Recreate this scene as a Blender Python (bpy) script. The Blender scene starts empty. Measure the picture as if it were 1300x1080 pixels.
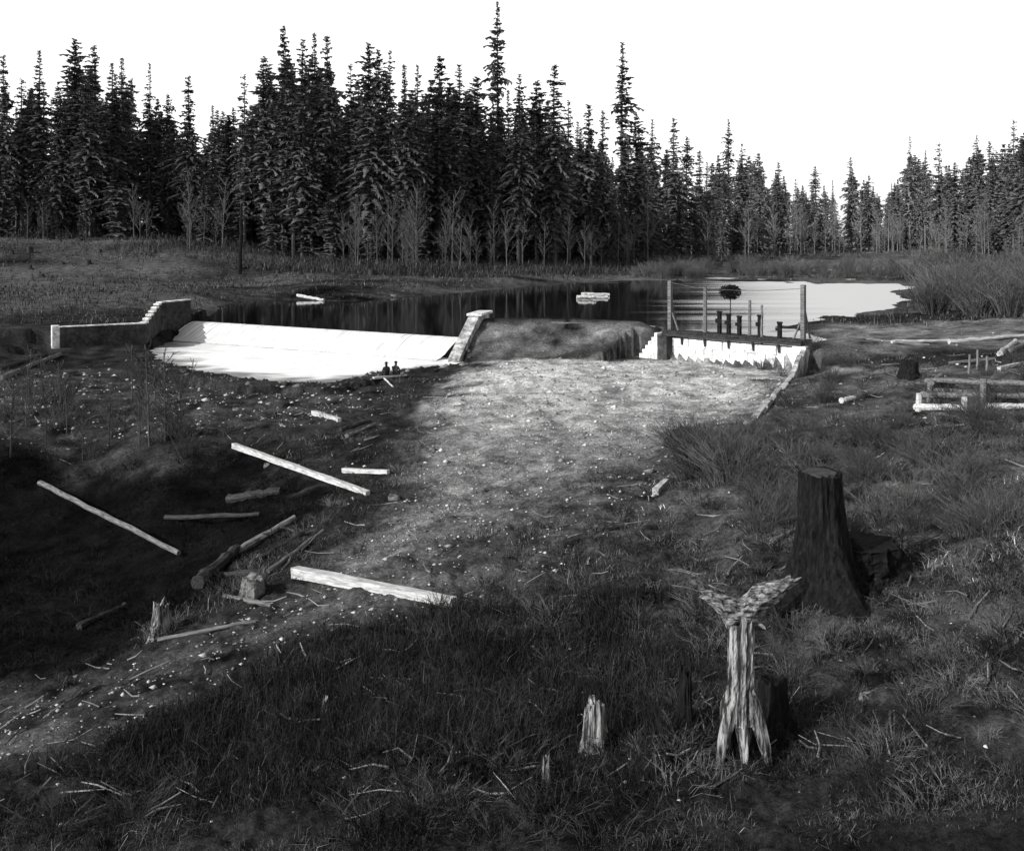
import bpy, math, random
import numpy as np
from mathutils import Vector
rnd = random.Random(7); rng = np.random.default_rng(7)
F = 1250.0; HZ = 305.0; CH = 9.0
scene = bpy.context.scene
COL = scene.collection
R = math.radians

# ---------------------------------------------------------------- noise
_lat = np.random.default_rng(3).random((256, 256))
def vnoise(x, y):
    x = np.asarray(x, float); y = np.asarray(y, float)
    xi = np.floor(x).astype(int); yi = np.floor(y).astype(int)
    fx = x-xi; fy = y-yi; fx = fx*fx*(3-2*fx); fy = fy*fy*(3-2*fy)
    a = _lat[xi & 255, yi & 255]; b = _lat[(xi+1) & 255, yi & 255]
    c = _lat[xi & 255, (yi+1) & 255]; d = _lat[(xi+1) & 255, (yi+1) & 255]
    return (a*(1-fx)+b*fx)*(1-fy)+(c*(1-fx)+d*fx)*fy
def fbm(x, y, o=4):
    s = 0; a = .5; t = 0
    for i in range(o):
        s = s+a*vnoise(x*2**i+17.3*i, y*2**i+5.1*i); t += a; a *= .5
    return s/t-.5
def sstep(a, b, x):
    t = np.clip((x-a)/(b-a), 0, 1); return t*t*(3-2*t)
def sdist(poly, X, Y):
    """signed distance, negative inside"""
    X = np.asarray(X, float); Y = np.asarray(Y, float)
    d = np.full(X.shape, 1e18); ins = np.zeros(X.shape, bool)
    n = len(poly)
    for i in range(n):
        x0, y0 = poly[i]; x1, y1 = poly[(i+1) % n]
        ex, ey = x1-x0, y1-y0
        t = np.clip(((X-x0)*ex+(Y-y0)*ey)/(ex*ex+ey*ey+1e-9), 0, 1)
        d = np.minimum(d, (X-x0-t*ex)**2+(Y-y0-t*ey)**2)
        c = ((y0 > Y) != (y1 > Y))
        xx = x0+(Y-y0)*ex/(ey if abs(ey) > 1e-9 else 1e-9)
        ins ^= (c & (X < xx))
    d = np.sqrt(d)
    return np.where(ins, -d, d)
def linedist(line, X, Y):
    d = np.full(np.shape(X), 1e18)
    for (x0, y0), (x1, y1) in zip(line[:-1], line[1:]):
        ex, ey = x1-x0, y1-y0
        t = np.clip(((X-x0)*ex+(Y-y0)*ey)/(ex*ex+ey*ey), 0, 1)
        d = np.minimum(d, (X-x0-t*ex)**2+(Y-y0-t*ey)**2)
    return np.sqrt(d)

# ---------------------------------------------------------------- terrain
ctrl = []
def cp(px, py, z):
    Y = (CH-z)*F/(py-HZ); ctrl.append(((px-650)*Y/F, Y, z))
def cw(px, Y, z): ctrl.append(((px-650)*Y/F, Y, z))
for a in [(0,1080,.2),(250,1080,.6),(500,1080,.9),(800,1080,1.0),(1050,1080,1.2),(1300,1080,1.6),(-250,1080,-.3),(1600,1080,2.2),
          (0,930,-.8),(200,840,-.7),(330,780,-.6),(450,740,-.5),(-200,1000,-.9),
          (0,800,-2.9),(100,740,-3.1),(200,710,-2.7),(0,650,-2.8),(120,640,-2.7),(250,650,-2.3),(300,620,-1.7),(385,665,-.7),(-250,700,-2.4),
          (0,565,-.7),(200,565,-.6),(350,555,-.45),(450,600,-.4),(-250,560,-.7),
          (500,900,.4),(300,950,.0),(650,850,.3),(650,770,-.1),(850,900,.8),(1000,900,1.0),(1300,900,1.7),(1040,760,1.1),(1300,760,2.0),
          (850,760,.5),(750,680,.1),(850,620,.4),(700,600,.05),(600,640,-.15),(900,560,.6),(1150,600,1.8),(1300,600,2.4),(1600,700,3),(1600,500,3),
          (1100,520,1.4),(1300,520,2.2),(1200,470,1.8),(1300,440,2.0),(1040,470,1.0),(950,520,.5),(850,480,.3),(700,480,.6),(620,470,.5),
          (560,490,.2),(540,540,0),(480,500,.0),(400,510,-.2),(250,500,-.3),(100,500,-.4),(0,505,-.3),(-250,500,-.2),
          (300,455,-.5),(450,460,-.5),(0,470,.1),(0,432,1.3),(-250,430,1.5),(75,446,.3),(150,455,0),
          (50,405,2.0),(150,395,2.1),(100,375,2.6),(0,375,2.6),(-250,380,2.6),(230,372,2.7),(280,379,2.0),(300,395,.6),
          (350,402,0),(450,402,0),(550,395,0),(650,398,0),(750,398,0),(850,388,.2),(1000,390,.6),(1100,382,.8),(1000,366,.9),(930,374,.4),
          (450,378,1.7),(560,369,1.7),(650,360,1.7),(750,353,1.7),(850,348,1.7),(400,362,2.8),(500,352,2.9),(650,346,2.9),
          (800,337,2.2),(1000,335,1.6),(1060,364,1.1),(1130,364,1.1),(1100,350,1.8),(1040,351,1.75),(1150,350,1.85),(1000,353,1.65),(930,357,1.4),(900,350,1.6),(1190,338,1.9),(1180,400,1.8),(1175,368,1.9),(1060,411,1.8),(1120,409,1.8),(1300,400,2.4),(1300,350,2.8),(1600,400,3),(1600,350,3.5)]:
    cp(*a)
for a in [(0,165,3.0),(200,168,3.0),(-300,165,3.4),(330,175,3.0),(0,190,8.2),(200,195,8.0),(330,200,6.0),(0,215,9.5),(200,215,9.2),(-300,200,9.5),(340,225,7.5),(430,215,4.0),(500,235,4.2),
          (700,270,4.0),(900,400,3.0),(1100,620,3.0),(1300,520,4.0),(0,400,14),(400,400,11),(700,500,8),(1000,900,6),(1300,900,8),(1700,500,8),(-400,500,15)]:
    cw(*a)
ctrl += [(0,0,2),(-25,0,0),(25,0,3),(0,1800,16),(-1800,1500,22),(1800,1500,16),(-900,3000,20),(900,3000,20)]
C_ = np.array(ctrl)
def uv(X, Y): return X/(Y+6)*2, np.log(Y+6)
cu, cv = uv(C_[:,0], C_[:,1]); c2 = .06**2
K = np.sqrt((cu[:,None]-cu)**2+(cv[:,None]-cv)**2+c2)
n_ = len(cu); P_ = np.stack([np.ones(n_), cu, cv], 1)
A = np.zeros((n_+3, n_+3)); A[:n_,:n_] = K-np.eye(n_)*.004; A[:n_,n_:] = P_; A[n_:,:n_] = P_.T
W_ = np.linalg.solve(A, np.concatenate([C_[:,2], np.zeros(3)]))

CL = (-29.8, 92.0); CR = (-3.9, 76.5)
POOL = [CL, CR, (-4.5,72.4), (-5.6,70.8), (-8.2,68.6), (-10.3,65.6), (-12.2,62.8), (-15.5,63.6), (-19.5,67), (-23.5,71), (-27,76), (-29.6,82)]
G0 = (11.5, 73.7); G1 = (19.8, 66.0)
def zfun(X, Y):
    X = np.asarray(X, float); Y = np.asarray(Y, float); sh = X.shape
    X = X.ravel(); Y = Y.ravel()
    u, v = uv(X, Y)
    z = W_[n_]+W_[n_+1]*u+W_[n_+2]*v
    for i in range(n_):
        z = z+W_[i]*np.sqrt((u-cu[i])**2+(v-cv[i])**2+c2)
    near = 1-sstep(60, 140, Y)
    z = z+near*(fbm(X*.35, Y*.35, 4)*.7+fbm(X*1.7+9, Y*1.7, 3)*.3)*.8
    z = z+(1-sstep(25,50,Y))*fbm(X*5.3+4, Y*5.3, 2)*.16
    z = z+(1-near)*fbm(X*.12+50, Y*.12, 4)*1.0*sstep(90,160,Y)
    d = linedist([(-3.2,80), (4,79), (9.3,76.8)], X, Y)
    ridge = 2.75-np.maximum(0, d-.7)*.42+fbm(X*.6, Y*.6, 4)*.55*sstep(.3,2,d)+fbm(X*.3+5, Y*.3, 2)*.3
    lineX = -2.9+(Y-81)*.212
    ridge = np.where((X < lineX) | (ridge < -.5), -99, ridge)
    z = np.maximum(z, ridge)
    d = linedist([(21.2,66.6), (27,69), (36,74)], X, Y)
    z = np.maximum(z, 2.1-np.maximum(0, d-1.2)*.4)
    s = sdist([(11.6,74.6), (20.6,66.9), (24,72), (24,84), (12.5,86)], X, Y); z = np.where(s < 0, np.minimum(z, .9), z)
    s = sdist([(9.4,75.0), (20.2,65.0), (19.5,60), (15,59), (6,71)], X, Y); z = np.where(s < 0, np.minimum(z, .22-np.maximum(s,-2.5)*.0+np.maximum(0,-s-3)*.02), z)
    s = sdist([(-37,78.2), (-30.6,82), (-32.0,88.7), (-30.2,94), (-31,100), (-45,108), (-60,90), (-50,77)], X, Y); z = np.where(s < 0, np.maximum(z, 1.95), z)
    s = sdist([(-36.5,77), (-30,81), (-30.9,88.5), (-29.3,92), (-26,80), (-30,74), (-38,73)], X, Y); z = np.where(s < 0, np.minimum(z, .3), z)
    s = sdist(POOL, X, Y)+fbm(X*.7, Y*.7, 4)*2.0
    up = ((X-CL[0])*(-.513)+(Y-CL[1])*(-.858)) < 0
    z = np.where((s < .6) & ~up, np.minimum(z, -.12+np.minimum(0, s)*.2+np.maximum(s,0)*.3), z)
    z = np.where((s >= .6) & (s < 3.0) & ~up & (Y < 80) & (X < -5.2), np.maximum(z, .05), z)
    return z.reshape(sh)

def G(px, py):
    """where the sight line through this image point meets the ground"""
    Ys = np.geomspace(9, 1200, 2500); Xs = (px-650)*Ys/F; ray = CH-(py-HZ)*Ys/F
    zz = zfun(Xs, Ys); k = np.argmax(zz >= ray)
    return Vector((Xs[k], Ys[k], zz[k]))
def gz(x, y): return float(zfun(np.array([x]), np.array([y]))[0])
def polyG(pts): return [tuple(G(*p)[:2]) for p in pts]

# ---------------------------------------------------------------- materials
def nn(nt, t, **kw):
    n = nt.nodes.new(t)
    for k, v in kw.items(): setattr(n, k, v)
    return n
def mat(name, lo, hi, nscale=4, stretch=(1,1,1), rough=.9, bump=.3, bdist=.05, coord='Object', haze=False, attr=None, contrast=(.35,.65), spec=.2, rand=0, n2=None):
    m = bpy.data.materials.new(name); m.use_nodes = True; nt = m.node_tree; L = nt.links
    b = nt.nodes['Principled BSDF']; b.inputs['Roughness'].default_value = rough; b.inputs['Specular IOR Level'].default_value = spec
    tc = nn(nt, 'ShaderNodeTexCoord'); mp = nn(nt, 'ShaderNodeMapping'); mp.inputs['Scale'].default_value = stretch
    if coord == 'World':
        g = nn(nt, 'ShaderNodeNewGeometry'); L.new(g.outputs['Position'], mp.inputs['Vector'])
    else: L.new(tc.outputs[coord], mp.inputs['Vector'])
    no = nn(nt, 'ShaderNodeTexNoise'); no.inputs['Scale'].default_value = nscale; no.inputs['Detail'].default_value = 8; no.inputs['Roughness'].default_value = .65
    L.new(mp.outputs[0], no.inputs['Vector'])
    mr = nn(nt, 'ShaderNodeMapRange'); mr.inputs['From Min'].default_value = contrast[0]; mr.inputs['From Max'].default_value = contrast[1]
    mr.inputs['To Min'].default_value = lo; mr.inputs['To Max'].default_value = hi
    L.new(no.outputs['Fac'], mr.inputs['Value']); out = mr.outputs[0]
    if n2:
        no2 = nn(nt, 'ShaderNodeTexNoise'); no2.inputs['Scale'].default_value = n2; no2.inputs['Detail'].default_value = 6; no2.inputs['Roughness'].default_value = .8
        L.new(mp.outputs[0], no2.inputs['Vector'])
        r2 = nn(nt, 'ShaderNodeMapRange'); r2.inputs['From Min'].default_value = .35; r2.inputs['From Max'].default_value = .65; r2.inputs['To Min'].default_value = .4; r2.inputs['To Max'].default_value = 1.7
        L.new(no2.outputs['Fac'], r2.inputs['Value'])
        mm = nn(nt, 'ShaderNodeMath', operation='MULTIPLY'); L.new(out, mm.inputs[0]); L.new(r2.outputs[0], mm.inputs[1]); out = mm.outputs[0]
    if attr:
        at = nn(nt, 'ShaderNodeAttribute'); at.attribute_name = attr
        mm = nn(nt, 'ShaderNodeMath', operation='MULTIPLY'); L.new(out, mm.inputs[0]); L.new(at.outputs['Fac'], mm.inputs[1]); out = mm.outputs[0]
    if rand:
        oi = nn(nt, 'ShaderNodeObjectInfo'); r3 = nn(nt, 'ShaderNodeMapRange'); r3.inputs['To Min'].default_value = 1-rand; r3.inputs['To Max'].default_value = 1+rand
        L.new(oi.outputs['Random'], r3.inputs['Value']); mm = nn(nt, 'ShaderNodeMath', operation='MULTIPLY'); L.new(out, mm.inputs[0]); L.new(r3.outputs[0], mm.inputs[1]); out = mm.outputs[0]
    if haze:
        g = nn(nt, 'ShaderNodeNewGeometry'); sx = nn(nt, 'ShaderNodeSeparateXYZ'); L.new(g.outputs['Position'], sx.inputs[0])  # aerial haze painted into the base colour, paler with distance
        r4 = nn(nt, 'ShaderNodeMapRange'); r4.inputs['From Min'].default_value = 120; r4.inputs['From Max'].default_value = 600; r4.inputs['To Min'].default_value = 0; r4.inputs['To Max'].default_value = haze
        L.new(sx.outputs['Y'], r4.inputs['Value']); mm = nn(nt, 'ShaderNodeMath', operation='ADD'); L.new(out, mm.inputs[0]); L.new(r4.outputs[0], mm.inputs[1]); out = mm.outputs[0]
    cb = nn(nt, 'ShaderNodeCombineColor')
    for i in range(3): L.new(out, cb.inputs[i])
    L.new(cb.outputs[0], b.inputs['Base Color'])
    if bump:
        bp = nn(nt, 'ShaderNodeBump'); bp.inputs['Strength'].default_value = bump; bp.inputs['Distance'].default_value = bdist
        L.new((no2 if n2 else no).outputs['Fac'], bp.inputs['Height']); L.new(bp.outputs[0], b.inputs['Normal'])
    return m
M = dict(
 ground=mat('ground_soil', .45, 1.55, nscale=.9, coord='World', attr='alb', bump=1, bdist=.16, n2=6.5, contrast=(.33,.67), spec=.02),
 char=mat('charred_wood', .003, .02, nscale=4, stretch=(3,3,.6), rough=.85, bump=1, bdist=.08, n2=9, spec=.1),
 cut=mat('cut_wood_top', .02, .06, nscale=6, bump=.5, bdist=.02),
 pale=mat('weathered_wood', .2, .6, nscale=4, stretch=(.5,4,4), bump=.5, bdist=.02),
 palev=mat('weathered_stump_wood', .015, .36, nscale=3, stretch=(5,5,.5), bump=.9, bdist=.03, contrast=(.44,.64)),
 snagtop=mat('splintered_wood', .02, .40, nscale=5, stretch=(.8,4,4), bump=1, bdist=.05, contrast=(.42,.64), n2=11),
 midw=mat('grey_driftwood', .04, .2, nscale=4, stretch=(.5,4,4), bump=.5, bdist=.02),
 darkw=mat('wet_dark_wood', .01, .05, nscale=4, stretch=(.5,4,4), bump=.5, bdist=.02),
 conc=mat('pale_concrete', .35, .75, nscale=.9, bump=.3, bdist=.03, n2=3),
 curb=mat('rough_curb_stone', .1, .5, nscale=1.2, bump=.5, bdist=.05, n2=4),
 stone=mat('bright_masonry', .42, .85, nscale=1.5, bump=.5, bdist=.04, n2=4),
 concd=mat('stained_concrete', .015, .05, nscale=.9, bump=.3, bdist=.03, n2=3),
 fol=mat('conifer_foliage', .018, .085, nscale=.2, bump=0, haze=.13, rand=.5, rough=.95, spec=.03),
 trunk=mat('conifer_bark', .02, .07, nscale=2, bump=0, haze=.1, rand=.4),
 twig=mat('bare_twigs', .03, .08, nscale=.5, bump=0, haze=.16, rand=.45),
 twigl=mat('pale_twigs', .04, .10, nscale=.5, bump=0, rand=.3),
 grass=mat('dry_grass', .6, 1.4, nscale=.7, coord='World', bump=0, attr='alb', spec=.05),
 rock=mat('river_stone', .5, 1.4, nscale=3, coord='World', bump=.2, attr='alb', spec=.1),
 cloth=mat('dark_cloth', .01, .02, bump=0), shirt=mat('grey_cloth', .03, .05, bump=0), skin=mat('skin', .3, .35, bump=0), hat=mat('felt', .008, .015, bump=0),
)
M['foam'] = mat('white_water', .7, 1.1, nscale=.6, stretch=(.8,1.6,1), rough=.6, bump=.3, bdist=.05, contrast=(.3,.6), spec=.2, attr='alb')
M['curtain'] = mat('falling_water', .26, .9, nscale=5, stretch=(2.6,.07,.07), rough=.6, bump=.3, bdist=.03, contrast=(.38,.56), spec=.2)
# pond water: calm in the lee of the forest, wind-ruffled towards the right, its sky reflection painted as pale base colour
wm = bpy.data.materials.new('pond_water'); wm.use_nodes = True; nt = wm.node_tree; L = nt.links; b = nt.nodes['Principled BSDF']
g = nn(nt, 'ShaderNodeNewGeometry'); sx = nn(nt, 'ShaderNodeSeparateXYZ'); L.new(g.outputs['Position'], sx.inputs[0])
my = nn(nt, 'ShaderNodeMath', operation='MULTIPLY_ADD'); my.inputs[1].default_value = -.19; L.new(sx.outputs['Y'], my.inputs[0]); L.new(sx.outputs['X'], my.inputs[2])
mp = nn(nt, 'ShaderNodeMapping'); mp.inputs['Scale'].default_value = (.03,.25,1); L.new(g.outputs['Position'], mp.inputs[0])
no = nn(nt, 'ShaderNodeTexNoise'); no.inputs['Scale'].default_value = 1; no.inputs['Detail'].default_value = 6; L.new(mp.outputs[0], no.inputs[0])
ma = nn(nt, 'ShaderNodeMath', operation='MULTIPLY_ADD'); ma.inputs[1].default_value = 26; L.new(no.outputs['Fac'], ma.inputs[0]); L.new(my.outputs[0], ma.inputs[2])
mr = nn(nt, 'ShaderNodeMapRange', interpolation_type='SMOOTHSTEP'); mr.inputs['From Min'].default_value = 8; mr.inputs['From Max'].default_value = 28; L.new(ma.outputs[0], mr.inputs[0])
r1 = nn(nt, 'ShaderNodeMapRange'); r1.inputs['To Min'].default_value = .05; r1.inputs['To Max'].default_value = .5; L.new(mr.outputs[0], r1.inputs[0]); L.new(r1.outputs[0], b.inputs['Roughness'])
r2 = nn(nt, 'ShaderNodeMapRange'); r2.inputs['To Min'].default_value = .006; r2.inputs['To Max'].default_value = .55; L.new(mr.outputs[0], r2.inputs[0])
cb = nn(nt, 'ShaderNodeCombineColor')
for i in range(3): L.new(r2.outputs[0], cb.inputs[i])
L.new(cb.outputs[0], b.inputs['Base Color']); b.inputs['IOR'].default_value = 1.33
no3 = nn(nt, 'ShaderNodeTexNoise'); no3.inputs['Scale'].default_value = 1.4; no3.inputs['Detail'].default_value = 3; L.new(g.outputs['Position'], no3.inputs[0])
bp = nn(nt, 'ShaderNodeBump'); bp.inputs['Strength'].default_value = .15; bp.inputs['Distance'].default_value = .03; L.new(no3.outputs['Fac'], bp.inputs['Height']); L.new(bp.outputs[0], b.inputs['Normal'])
M['water'] = wm

# ---------------------------------------------------------------- builders
class MB:
    def __init__(s): s.v = []; s.f = []
    def tube(s, pts, rad, n=6, cap=True, jit=0):
        pts = [Vector(p) for p in pts]; b0 = len(s.v); m = len(pts)
        up = None
        for i, p in enumerate(pts):
            t = (pts[min(i+1,m-1)]-pts[max(i-1,0)]).normalized()
            if up is None:
                up = Vector((0,0,1)) if abs(t.z) < .9 else Vector((1,0,0))
            a = t.cross(up).normalized(); bb = t.cross(a).normalized()
            for k in range(n):
                th = 2*math.pi*k/n; r = rad[i]*(1+(rnd.uniform(-jit,jit) if jit else 0))
                s.v.append(p+a*math.cos(th)*r+bb*math.sin(th)*r)
        for i in range(m-1):
            for k in range(n):
                k2 = (k+1) % n; s.f.append((b0+i*n+k, b0+i*n+k2, b0+(i+1)*n+k2, b0+(i+1)*n+k))
        if cap:
            s.f.append(tuple(b0+k for k in range(n))[::-1]); s.f.append(tuple(b0+(m-1)*n+k for k in range(n)))
    def box(s, lo, hi):
        b0 = len(s.v)
        for z in (lo[2], hi[2]):
            for x, y in ((lo[0],lo[1]), (hi[0],lo[1]), (hi[0],hi[1]), (lo[0],hi[1])): s.v.append(Vector((x,y,z)))
        s.f += [tuple(b0+i for i in q) for q in ((3,2,1,0),(4,5,6,7),(0,1,5,4),(1,2,6,5),(2,3,7,6),(3,0,4,7))]
    def prism(s, quad, z0, z1):
        n = len(quad); b0 = len(s.v); z0 = z0 if isinstance(z0, (list,tuple)) else [z0]*n; z1 = z1 if isinstance(z1, (list,tuple)) else [z1]*n
        for (x,y), z in zip(quad, z0): s.v.append(Vector((x,y,z)))
        for (x,y), z in zip(quad, z1): s.v.append(Vector((x,y,z)))
        s.f.append(tuple(b0+i for i in range(n))[::-1]); s.f.append(tuple(b0+n+i for i in range(n)))
        for i in range(n):
            j = (i+1) % n; s.f.append((b0+i, b0+j, b0+n+j, b0+n+i))
    def wall(s, p, q, th, z0, ztop0, ztop1):
        d = Vector((q[0]-p[0], q[1]-p[1])).normalized(); n = Vector((-d.y, d.x))*th
        s.prism([tuple(p), tuple(q), (q[0]+n.x, q[1]+n.y), (p[0]+n.x, p[1]+n.y)], z0, [ztop0, ztop1, ztop1, ztop0])
    def tri(s, a, b, c):
        b0 = len(s.v); s.v += [a, b, c]; s.f.append((b0, b0+1, b0+2))
    def build(s, name, m, parent=None, smooth=False, bevel=0):
        me = bpy.data.meshes.new(name); me.from_pydata([tuple(v) for v in s.v], [], s.f); me.materials.append(M[m] if isinstance(m, str) else m)
        if smooth: me.polygons.foreach_set('use_smooth', [True]*len(me.polygons))
        me.update(); o = bpy.data.objects.new(name, me); COL.objects.link(o)
        if parent: o.parent = parent
        if bevel:
            bv = o.modifiers.new('Bevel', 'BEVEL'); bv.width = bevel; bv.segments = 2; bv.limit_method = 'ANGLE'
        return o
def tag(o, label, cat, group=None, kind=None):
    o['label'] = label; o['category'] = cat
    if group: o['group'] = group
    if kind: o['kind'] = kind
    return o
def thing(name, label, cat, loc, rz=0, group=None):
    o = bpy.data.objects.new(name, None); COL.objects.link(o); o.location = loc; o.rotation_euler = (0,0,rz)
    o.empty_display_size = .2
    return tag(o, label, cat, group)
def dup(root, loc, rz, sc, label, group, cat=None):
    r = root.copy(); COL.objects.link(r); r.location = loc; r.rotation_euler = (0,0,rz); r.scale = sc; r['label'] = label
    if 'group' in r: del r['group']
    if group: r['group'] = group
    if cat: r['category'] = cat
    for ch in [c for c in root.children]:
        c = ch.copy(); COL.objects.link(c); c.parent = r
    return r
def raw_mesh(name, V, Fc, m, attr=None, smooth=False):
    me = bpy.data.meshes.new(name); k = Fc.shape[1]
    me.vertices.add(len(V)); me.vertices.foreach_set('co', np.ascontiguousarray(V, dtype=np.float32).ravel())
    me.loops.add(Fc.size); me.loops.foreach_set('vertex_index', Fc.astype(np.int32).ravel())
    me.polygons.add(len(Fc)); me.polygons.foreach_set('loop_start', np.arange(0, Fc.size, k, dtype=np.int32)); me.polygons.foreach_set('loop_total', np.full(len(Fc), k, dtype=np.int32))
    if smooth: me.polygons.foreach_set('use_smooth', np.ones(len(Fc), dtype=bool))
    me.update(calc_edges=True); me.validate()
    if attr is not None:
        a = me.attributes.new('alb', 'FLOAT', 'POINT'); a.data.foreach_set('value', attr.astype(np.float32))
    me.materials.append(M[m]); o = bpy.data.objects.new(name, me); COL.objects.link(o); return o

# ---------------------------------------------------------------- ground sheet
NR, NC = 740, 640
vv = np.concatenate([np.linspace(math.log(2), math.log(150), NR-120), np.linspace(math.log(150), math.log(4000), 121)[1:]])
tt = np.linspace(-1, 1, NC); tt = tt*.62+np.sign(tt)*np.abs(tt)**4*.7
VV, TT = np.meshgrid(vv[:NR], tt, indexing='ij'); YY = np.exp(VV)-6; XX = TT*(YY+6)
ZZ = zfun(XX, YY)
GRAVEL = polyG([(592,478),(640,458),(760,452),(860,452),(1008,464),(975,500),(940,535),(870,560),(780,585),(700,620),(640,650),(580,690),(520,725),(450,740),(430,722),(500,665),(540,610),(560,560),(556,510)])
APRON = polyG([(430,735),(600,700),(740,615),(880,560),(860,610),(800,670),(720,725),(600,770),(450,800),(360,790)])
PATH = polyG([(470,720),(640,680),(580,750),(440,790),(300,850),(150,930),(-60,990),(-60,900),(100,870),(230,810),(350,755)])
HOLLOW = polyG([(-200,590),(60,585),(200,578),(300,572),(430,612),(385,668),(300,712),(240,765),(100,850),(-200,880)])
EMB = polyG([(590,438),(612,408),(700,409),(830,416),(830,450),(700,452),(600,455)])
MEAD = polyG([(-200,410),(0,400),(150,390),(230,376),(240,362),(100,355),(-200,360)])
LANE = polyG([(1035,412),(1300,402),(1450,405),(1450,440),(1200,440),(1040,452)])
FLAT = polyG([(880,345),(1000,330),(1200,328),(1200,345),(1100,345)])
TALL = polyG([(150,950),(260,830),(430,800),(520,770),(640,775),(780,760),(870,850),(860,940),(600,975),(300,1010)])
CRK = polyG([(-200,478),(100,470),(300,490),(500,490),(430,540),(300,560),(-200,560)])
HILL = polyG([(820,620),(1000,500),(1350,470),(1500,600),(1500,900),(1100,930),(900,800)])
def albedo(X, Y):
    n1 = fbm(X*.25+3, Y*.25, 4); n2 = fbm(X*.9+30, Y*.9, 4); n3 = fbm(X*2.6, Y*2.6+9, 3)
    a = .026*(1+1.8*n1+2*n2)
    a = np.where(Y > 100, .06*(1+2.8*fbm(X*.08, Y*.16, 4)+n2), a)
    def mixp(a, poly, val, soft):
        s = sdist(poly, X, Y)+(n1*1.2+n2*.8)*soft*3
        w = 1-sstep(-soft, soft, s); return a*(1-w)+val*w
    a = mixp(a, HILL, .075*(1+1.6*n1+2.4*n2+1.5*n3), 2.5)
    a = mixp(a, MEAD, .075*(1+1.2*n2), 3)
    a = mixp(a, CRK, .05*(1+2.6*n2+1.5*n3), 1.5)
    a = mixp(a, HOLLOW, .006*(1+1.5*n2), 1.2)  # near-black albedo paints the shade of the hollow into the ground
    a = mixp(a, PATH, .075*(1+2.4*n2+1.5*n1+n3), 1.1)
    a = mixp(a, APRON, .10*(1+2.2*n2+1.6*n1+n3), 1.6)
    a = mixp(a, GRAVEL, (.21+.26*sstep(36, 60, Y))*(1+.9*n1+.9*n2+.9*n3), 1.6)
    a = mixp(a, EMB, .14*(1+2.2*n1+1.8*n2), .8)
    a = mixp(a, LANE, .14*(1+2.4*n2), 1.2)
    a = mixp(a, FLAT, .12*(1+2*n2), 8)
    w = sstep(.08, .22, n1)*sstep(2, 8, X)*(1-sstep(60, 75, Y))*sstep(17, 24, Y); a = a*(1-w)+.13*(1+2*n2)*w
    return np.clip(a, .003, .62)
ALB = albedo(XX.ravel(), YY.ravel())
idx = np.arange(NR*NC).reshape(NR, NC)
Fc = np.stack([idx[:-1,:-1].ravel(), idx[:-1,1:].ravel(), idx[1:,1:].ravel(), idx[1:,:-1].ravel()], 1)
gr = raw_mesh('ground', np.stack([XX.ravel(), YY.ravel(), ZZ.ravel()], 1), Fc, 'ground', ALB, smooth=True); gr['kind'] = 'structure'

# ---------------------------------------------------------------- water
w = MB(); pts = [CL, CR, (-2.9,80.5), (4,79), (9.8,76.2), (12.0,74.4), (20.4,66.7), (40,72), (200,200), (420,700), (-120,700), (-70,160), (-33,112), (-30.6,100)]
w.v = [Vector((x,y,1.4)) for x, y in pts]; w.f = [tuple(range(len(pts)))]
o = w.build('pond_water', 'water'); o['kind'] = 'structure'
# foaming pool: white where it churns below the weir, thinning to grey water at its stony edge
gx = np.linspace(-34, -3, 150); gy = np.linspace(59, 93, 160); GX, GY = np.meshgrid(gx, gy, indexing='ij')
sp_ = sdist(POOL, GX, GY); nf = fbm(GX*.5, GY*.9, 4); al = .22+.68*sstep(-.6, 2.4, -sp_+nf*5+1.5*sstep(-12,-7,GX))*(1-.4*sstep(-21,-31,GX)); ix = np.arange(GX.size).reshape(GX.shape)
q = np.stack([ix[:-1,:-1].ravel(), ix[1:,:-1].ravel(), ix[1:,1:].ravel(), ix[:-1,1:].ravel()], 1)
front = ((GX-CL[0])*(-.513)+(GY-CL[1])*(-.858)) > -.2; okv = ((sp_ < 1.6) & front).ravel(); q = q[okv[q].all(1)]
used = np.unique(q); rem = -np.ones(GX.size, int); rem[used] = np.arange(len(used))
Zf = nf*.06
o = raw_mesh('foaming_pool_water', np.stack([GX.ravel(), GY.ravel(), Zf.ravel()], 1)[used], rem[q], 'foam', al.ravel()[used], smooth=True); o['kind'] = 'structure'
n = Vector((-.513,-.858)); e = Vector((CR[0]-CL[0], CR[1]-CL[1])); ns = 200; prof = [(-.5,1.402),(.0,1.41),(.4,1.36),(1.0,1.12),(1.7,.74),(2.3,.38),(2.9,.14),(3.5,.02)]
V = []
for i in range(ns+1):
    for k, (d, z) in enumerate(prof):
        t = i/ns; jj = (fbm(np.array([t*80.]), np.array([k*.3]))[0])*.14*(k > 1)
        V.append((CL[0]+e.x*t+n.x*(d+jj), CL[1]+e.y*t+n.y*(d+jj), z+jj*.3*(k < 7)))
idx = np.arange((ns+1)*len(prof)).reshape(ns+1, len(prof))
Fc = np.stack([idx[:-1,:-1].ravel(), idx[:-1,1:].ravel(), idx[1:,1:].ravel(), idx[1:,:-1].ravel()], 1)
ang = math.atan2(e.y, e.x); V = np.array(V); cc, ss = math.cos(-ang), math.sin(-ang)
X0 = V[:,0]-CL[0]; Y0 = V[:,1]-CL[1]; V = np.stack([X0*cc-Y0*ss, X0*ss+Y0*cc, V[:,2]], 1)
o = raw_mesh('weir_water', V, Fc, 'curtain', smooth=True); o.location = (CL[0], CL[1], 0); o.rotation_euler = (0,0,ang); o['kind'] = 'structure'

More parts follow.
